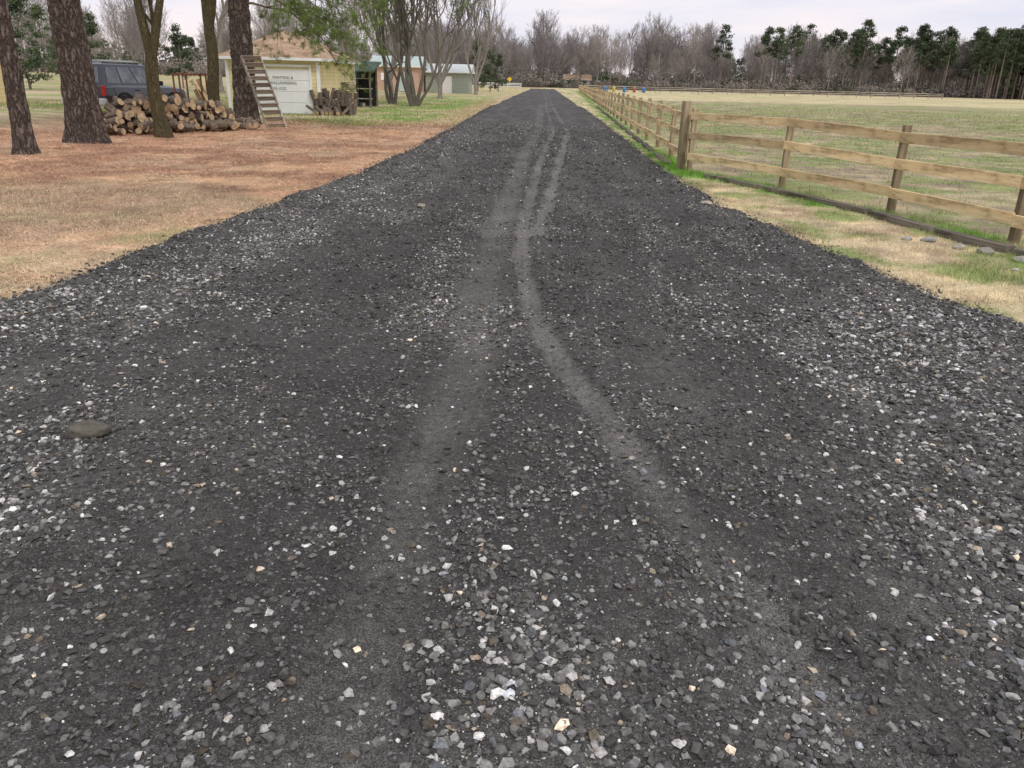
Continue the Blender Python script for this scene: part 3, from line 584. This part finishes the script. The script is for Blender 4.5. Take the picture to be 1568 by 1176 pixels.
# lean-to shed with green tarp, shelves of scrap
par=empty('lean_to_shed'); par.location=(-10.9,48.5,gz1(-10,48)); M_tarp=plain('green_tarp',(.05,.085,.07),.6,0,.3,2,bs=.5)
for a in (0,1.15,2.3):
    for c_ in (0,2.2): box('post',(.1,.1,2.3 if c_ else 2.0),(a,c_,1.15 if c_ else 1.0),(0,0,0),M_tie,par)
poly('roof',[(-.3,-.4,2.0),(2.6,-.4,1.95),(2.6,2.5,2.5),(-.3,2.5,2.55),(-.3,-.4,2.06),(2.6,-.4,2.01),(2.6,2.5,2.56),(-.3,2.5,2.61)],[(0,1,2,3),(4,5,6,7),(0,1,5,4),(1,2,6,5),(2,3,7,6),(3,0,4,7)],M_tarp,par)
poly('back_wall',[(-.05,2.24,0),(2.35,2.24,0),(2.35,2.24,2.4),(-.05,2.24,2.4)],[(0,1,2,3)],M_dark,par)
for k in range(3): box('shelf',(2.3,.6,.05),(1.15,.5,.5+k*.55),(0,0,0),M_old,par)
rr=random.Random(9)
for k in range(26): 
    sx=rr.uniform(.1,.35); sh=rr.uniform(.12,.4); box('stored_box',(sx,rr.uniform(.2,.4),sh),(rr.uniform(.2,2.1),.45+rr.uniform(-.1,.1),.53+rr.randint(-1,2)*.55+sh/2),(0,0,rr.uniform(-.3,.3)),rr.choice([M_old,M_tie,M_rust,M_tarp,M_dark,M_fpost]),par,.01)
# crate
par=empty('wooden_crate'); par.location=(-9.95,43.2,gz1(-9.5,43)); par.rotation_euler=(0,0,-.1)
for k in range(8): box('slat',(1.25,.03,.155),(.62,0,.1+k*.165),(0,0,0),M_fpost,par); box('side_slat',(.03,.95,.155),(1.27,.5,.1+k*.165),(0,0,0),M_fpost,par)
box('lid',(1.4,1.15,.05),(.62,.5,1.40),(0,0,0),M_old,par); 
for a in(.02,1.2): box('stile',(.09,.03,1.35),(a,-.032,.68),(0,0,0),M_tie,par)

# ------------------------------------------------------------ logs
M_end=plain('cut_wood',(.46,.33,.20),.9,0,.4,9); M_lb=plain('log_bark',(.15,.115,.09),.95,0,.5,12,bs=.8)
def log(mb,p,q,r,n=12):
    p=np.array(p);q=np.array(q);d=(q-p);L=np.linalg.norm(d);d/=L; u=np.cross(d,(0,0,1.)); u=u/np.linalg.norm(u) if np.linalg.norm(u)>.01 else np.array((1,0,0.)); v=np.cross(d,u); a=np.arange(n)*2*math.pi/n; rr_=r*(1+g.normal(0,.06,n))
    ring=(u*np.cos(a)[:,None]+v*np.sin(a)[:,None])*rr_[:,None]; V=np.concatenate([p+ring,q+ring*g.uniform(.85,1),[p+d*.0],[q]])
    F=np.array([(i,(i+1)%n,n+(i+1)%n,n+i) for i in range(n)]); mb.add(V,F,m=0)
    T=np.array([((i+1)%n,i,2*n) for i in range(n)]+[(n+i,n+(i+1)%n,2*n+1) for i in range(n)]); mb.add(V,T,m=1)
mb=MB(); A=np.array((-11.6,22.6)); Bp=np.array((-9.15,27.0)); ln=np.linalg.norm(Bp-A); dr=(Bp-A)/ln; pn=np.array((dr[1],-dr[0]))
for row in range(6):
    m_=.1*row*1.4; t=m_
    while t<ln-m_:
        r=rr.uniform(.06,.145); c_=A+dr*(t+r)+pn*rr.uniform(-.2,.2); hz=.1+row*.165+rr.uniform(-.03,.03)-.12*abs((t/ln)-.4)*row; L=rr.uniform(.35,.65); ya=rr.gauss(0,.4); ax=np.array((pn[0]*math.cos(ya)-pn[1]*math.sin(ya),pn[0]*math.sin(ya)+pn[1]*math.cos(ya)))*L/2; zt=rr.gauss(0,.08)
        log(mb,(*(c_+ax),hz-zt),(*(c_-ax),hz+zt),r); t+=2*r+rr.uniform(-.02,.05)
for k in range(40):
    t=rr.uniform(-.2,ln+.3); c_=A+dr*t+pn*rr.uniform(.3,.75); a=rr.uniform(0,3.14); L=rr.uniform(.15,.3); r=rr.uniform(.05,.12); log(mb,(c_[0]-math.cos(a)*L,c_[1]-math.sin(a)*L,r+rr.uniform(0,.12)),(c_[0]+math.cos(a)*L,c_[1]+math.sin(a)*L,r+rr.uniform(0,.2)),r)
mb.build('log_pile',[M_lb,M_end])
mb=MB()
for k in range(75):
    x=-9.35+rr.random()**1*1.75; y=38.2+rr.uniform(-.5,.7); hgt=rr.uniform(.5,.75); lay=rr.choice([0,0,.42]) ; tx,ty=rr.gauss(0,.25),rr.gauss(0,.2)
    log(mb,(x,y,lay),(x+tx*hgt,y+ty*hgt,lay+hgt),rr.uniform(.06,.12),rr.choice([5,6,8,10]))
for k in range(14):
    x=rr.uniform(-9.2,-7.8); log(mb,(x,37.4+rr.uniform(-.3,.2),.1),(x+rr.gauss(0,.3),37.9,.12+rr.uniform(0,.3)),rr.uniform(.06,.11))
mb.build('firewood_stack',[M_lb,M_end])
# leaning pallet
par=empty('leaning_pallet'); a0=Vector((-8.45,27.85,gz1(-8.4,27.8))); a1=Vector((-7.95,28.25,gz1(-8,28.2))); up=Vector((-.95,.85,2.25))
for q in (a0,a1): beam('stile',q,q+up,.05,.1,M_old,par)
for k in range(11):
    f=.03+k*.094
    beam('slat',a0+up*f+Vector((.02,-.06,0)),a1+up*f+Vector((.02,-.06,0)),.02,.19,M_old,par,.75)
# rusty rack
par=empty('firewood_rack'); ox,oy=-12.0,29.2; z=gz1(ox,oy)
for dx in (0,.45,.95):
    for dy in(0,.5): 
        if dy and dx==.45: continue
        beam('upright',(ox+dx,oy+dy,z),(ox+dx,oy+dy,z+1.65),.05,.05,M_rust,par)
for hz in (.25,1.6):
    beam('bar',(ox,oy-.055,z+hz),(ox+.95,oy-.055,z+hz),.05,.05,M_rust,par); beam('bar',(ox,oy+.555,z+hz),(ox+.95,oy+.555,z+hz),.05,.05,M_rust,par)
for k in range(12): beam('leaning_board',(ox+rr.uniform(.6,1.9),oy-rr.uniform(.1,.5),z),(ox+rr.uniform(.5,1.5),oy+.3,z+rr.uniform(.8,1.5)),.03,.12,rr.choice([M_old,M_fpost,M_fwood]),par,rr.uniform(-1,1))

# ------------------------------------------------------------ SUV
par=empty('parked_suv'); par.location=(-14.75,28.4,gz1(-14.9,30)); par.rotation_euler=(0,0,-.24)
M_paint,nt,b=mat('dark_car_paint'); b.inputs['Roughness'].default_value=.25; b.inputs['Coat Weight'].default_value=.6; b.inputs['Specular IOR Level'].default_value=.5
nt.links.new(ramp(nt,noise(nt,objc(nt),3),[(.3,(.010,.014,.024)),(.7,(.018,.024,.036))]),b.inputs['Base Color'])
M_silver=plain('silver_trim',(.42,.43,.43),.45,.2,.1); M_red=plain('tail_light_red',(.35,.015,.01),.25); M_tyre=plain('tyre_rubber',(.02,.02,.02),.9); M_rim=plain('alloy_rim',(.4,.4,.41),.4,.6,.1)
st=[(0.0,.55,.98,.80),(.06,.42,1.02,.86),(.5,.40,1.04,.89),(1.5,.38,1.03,.90),(2.6,.38,1.02,.90),(3.1,.38,1.02,.89),(3.6,.40,1.0,.88),(4.2,.42,.95,.86),(4.42,.48,.88,.80),(4.5,.55,.78,.74)]
V=[];n=10
for y,zb,zt,w in st:
    V+=[(-w*.9,y,zb),(-w,y,zb+.12),(-w*1.01,y,(zb+zt)/2),(-w*.97,y,zt-.06),(-w*.88,y,zt),(w*.88,y,zt),(w*.97,y,zt-.06),(w*1.01,y,(zb+zt)/2),(w,y,zb+.12),(w*.9,y,zb)]
F=[(i*n+j,i*n+(j+1)%n,(i+1)*n+(j+1)%n,(i+1)*n+j) for i in range(len(st)-1) for j in range(n)]+[tuple(range(n)),tuple(range((len(st)-1)*n,len(st)*n))[::-1]]
o=poly('body',V,F,M_paint,par); 
for p_ in o.data.polygons: p_.use_smooth=True
try: o.data.set_sharp_from_angle(angle=.6)
except: pass
g0=[(-.80,.03),(.80,.03),(.78,3.2),(-.78,3.2)]; g1_=[(-.66,.22),(.66,.22),(.64,2.42),(-.64,2.42)]
V=[(a,b_,1.0) for a,b_ in g0]+[(a,b_,1.70) for a,b_ in g1_]+[(a*.85,b_+(.12 if b_<1 else -.12),1.755) for a,b_ in g1_]
poly('cabin',V,[(0,1,5,4),(1,2,6,5),(2,3,7,6),(3,0,4,7),(4,5,9,8),(5,6,10,9),(6,7,11,10),(7,4,8,11),(8,9,10,11)],M_paint,par)
M_sglass,nt,b=mat('side_glass'); b.inputs['Roughness'].default_value=.06; b.inputs['Specular IOR Level'].default_value=1.0
nt.links.new(ramp(nt,noise(nt,objc(nt),2.5),[(.35,(.03,.035,.04)),(.65,(.14,.15,.16))]),b.inputs['Base Color'])
def pane(name,q,A_,B_,C_,D_,f,m_=None,off=.008):
    A_,B_,C_,D_=map(Vector,(A_,B_,C_,D_)); nrm=(B_-A_).cross(D_-A_).normalized()*off
    def P(u,v): return (A_*(1-u)+B_*u)*(1-v)+(D_*(1-u)+C_*u)*v+nrm
    u0,u1,v0,v1=f; poly(name,[P(u0,v0),P(u1,v0),P(u1,v1),P(u0,v1)],[(0,1,2,3)],m_ or M_sglass,par)
Vv=[Vector(v) for v in V]
pane('rear_window',0,Vv[0],Vv[1],Vv[5],Vv[4],(.12,.88,.18,.88))
for f in((.05,.27,.15,.88),(.30,.55,.15,.88),(.58,.86,.15,.88)):
    pane('side_window',0,Vv[1],Vv[2],Vv[6],Vv[5],f); u0,u1,v0,v1=f; pane('side_window',0,Vv[3],Vv[0],Vv[4],Vv[7],(1-u1,1-u0,v0,v1))
pane('windshield',0,Vv[2],Vv[3],Vv[7],Vv[6],(.08,.92,.08,.9))
box('rear_bumper',(1.74,.22,.24),(0,-.06,.50),(0,0,0),M_silver,par,.05); box('front_bumper',(1.7,.24,.26),(0,4.5,.52),(0,0,0),M_silver,par,.05)
for sx in(-1,1):
    box('lower_cladding',(.05,1.9,.20),(sx*.905,2.22,.46),(0,0,0),M_silver,par,.02); box('tail_light',(.16,.06,.34),(sx*.77,-.0,.86),(0,0,0),M_red,par,.02)
    box('roof_rail',(.04,1.9,.04),(sx*.54,1.3,1.80),(0,0,0),M_silver,par,.01); box('mirror',(.16,.09,.14),(sx*.98,2.75,1.12),(0,0,0),M_dark,par,.03); box('headlight',(.3,.06,.16),(sx*.6,4.5,.78),(0,0,0),M_white,par,.02)
    for yy in(1.55,2.55): box('door_handle',(.03,.16,.03),(sx*.925,yy,.88),(0,0,0),M_dark,par,.01)
    for yy in(.85,3.6):
        tp=[(.0,-.11),(.2,-.11),(.33,-.11),(.36,-.08),(.36,.08),(.33,.11),(.2,.11),(0,.11)]
        lathe('tyre',tp,(sx*.82,yy,.36),M_tyre,28,par,(0,math.pi/2,0)); lathe('rim',[(0,-.125),(.06,-.13),(.08,-.118),(.19,-.118),(.21,-.13),(.21,.13),(.19,.118),(.08,.118),(.06,.13),(0,.125)],(sx*.82,yy,.36),M_rim,20,par,(0,math.pi/2,0))
        mb=MB(); aa=np.linspace(0,math.pi,15); Vw=[(sx*.925,yy+math.cos(t)*r0,.36+math.sin(t)*r0) for r0 in(.38,.46) for t in aa]; mb.add(Vw,[(i,i+1,15+i+1,15+i) for i in range(14)]); mb.build('wheel_arch',[M_dark],parent=par)
for yy in(.7,1.9): box('roof_bar',(1.1,.05,.03),(0,yy,1.83),(0,0,0),M_silver,par,.01)
box('licence_plate',(.32,.02,.16),(0,-.015,.78),(0,0,0),M_white,par)
box('tailgate_seam',(1.4,.012,.02),(0,-.012,.68),(0,0,0),M_dark,par)

# ------------------------------------------------------------ world, sun, camera
sun_el,sun_az=math.radians(50),math.radians(150)
W=bpy.data.worlds.new('World'); sc.world=W; W.use_nodes=True; nt=W.node_tree; bg=nt.nodes['Background']
sky=nt.nodes.new('ShaderNodeTexSky'); sky.sky_type='NISHITA'; sky.sun_disc=False; sky.sun_elevation=sun_el; sky.sun_rotation=sun_az; sky.dust_density=2
tc=nt.nodes.new('ShaderNodeTexCoord'); cl=noise(nt,tc.outputs['Generated'],2.6,6,.6,(1,1,6))
cloud=ramp(nt,cl,[(.32,(6.6,7.2,8.5)),(.5,(8.2,8.2,8.7)),(.66,(9.4,8.8,8.7))])
sz=nt.nodes.new('ShaderNodeSeparateXYZ'); nt.links.new(tc.outputs['Generated'],sz.inputs[0]); cloud=mul(nt,cloud,ramp(nt,sz.outputs[2],[(0,(1.06,.98,.99)),(.16,(1.03,.985,.985)),(.4,(1,1,1))]))
nt.links.new(mul(nt,sky.outputs[0],cloud,.88,'MIX'),bg.inputs[0]); bg.inputs[1].default_value=.116
L=bpy.data.lights.new('sun','SUN'); L.energy=1.5; L.angle=math.radians(14); L.color=(1,.96,.9); lo=bpy.data.objects.new('sun',L); sc.collection.objects.link(lo)
dv=Vector((math.sin(sun_az)*math.cos(sun_el),math.cos(sun_az)*math.cos(sun_el),math.sin(sun_el))); lo.rotation_euler=dv.to_track_quat('Z','Y').to_euler()
cam=bpy.data.cameras.new('camera'); cam.sensor_width=36; cam.lens=27.71; cam.clip_end=5000; cam.clip_start=.05; co=bpy.data.objects.new('camera',cam); sc.collection.objects.link(co); sc.camera=co
th=math.radians(21.03);rho=.0245
r0=Vector((1,0,0));u0=Vector((0,math.sin(th),math.cos(th))); r=r0*math.cos(rho)+u0*math.sin(rho); u=-r0*math.sin(rho)+u0*math.cos(rho); bk=r.cross(u)
Mx=Matrix((r,u,bk)).transposed().to_4x4(); Mx.translation=(0,0,1.65); co.matrix_world=Mx
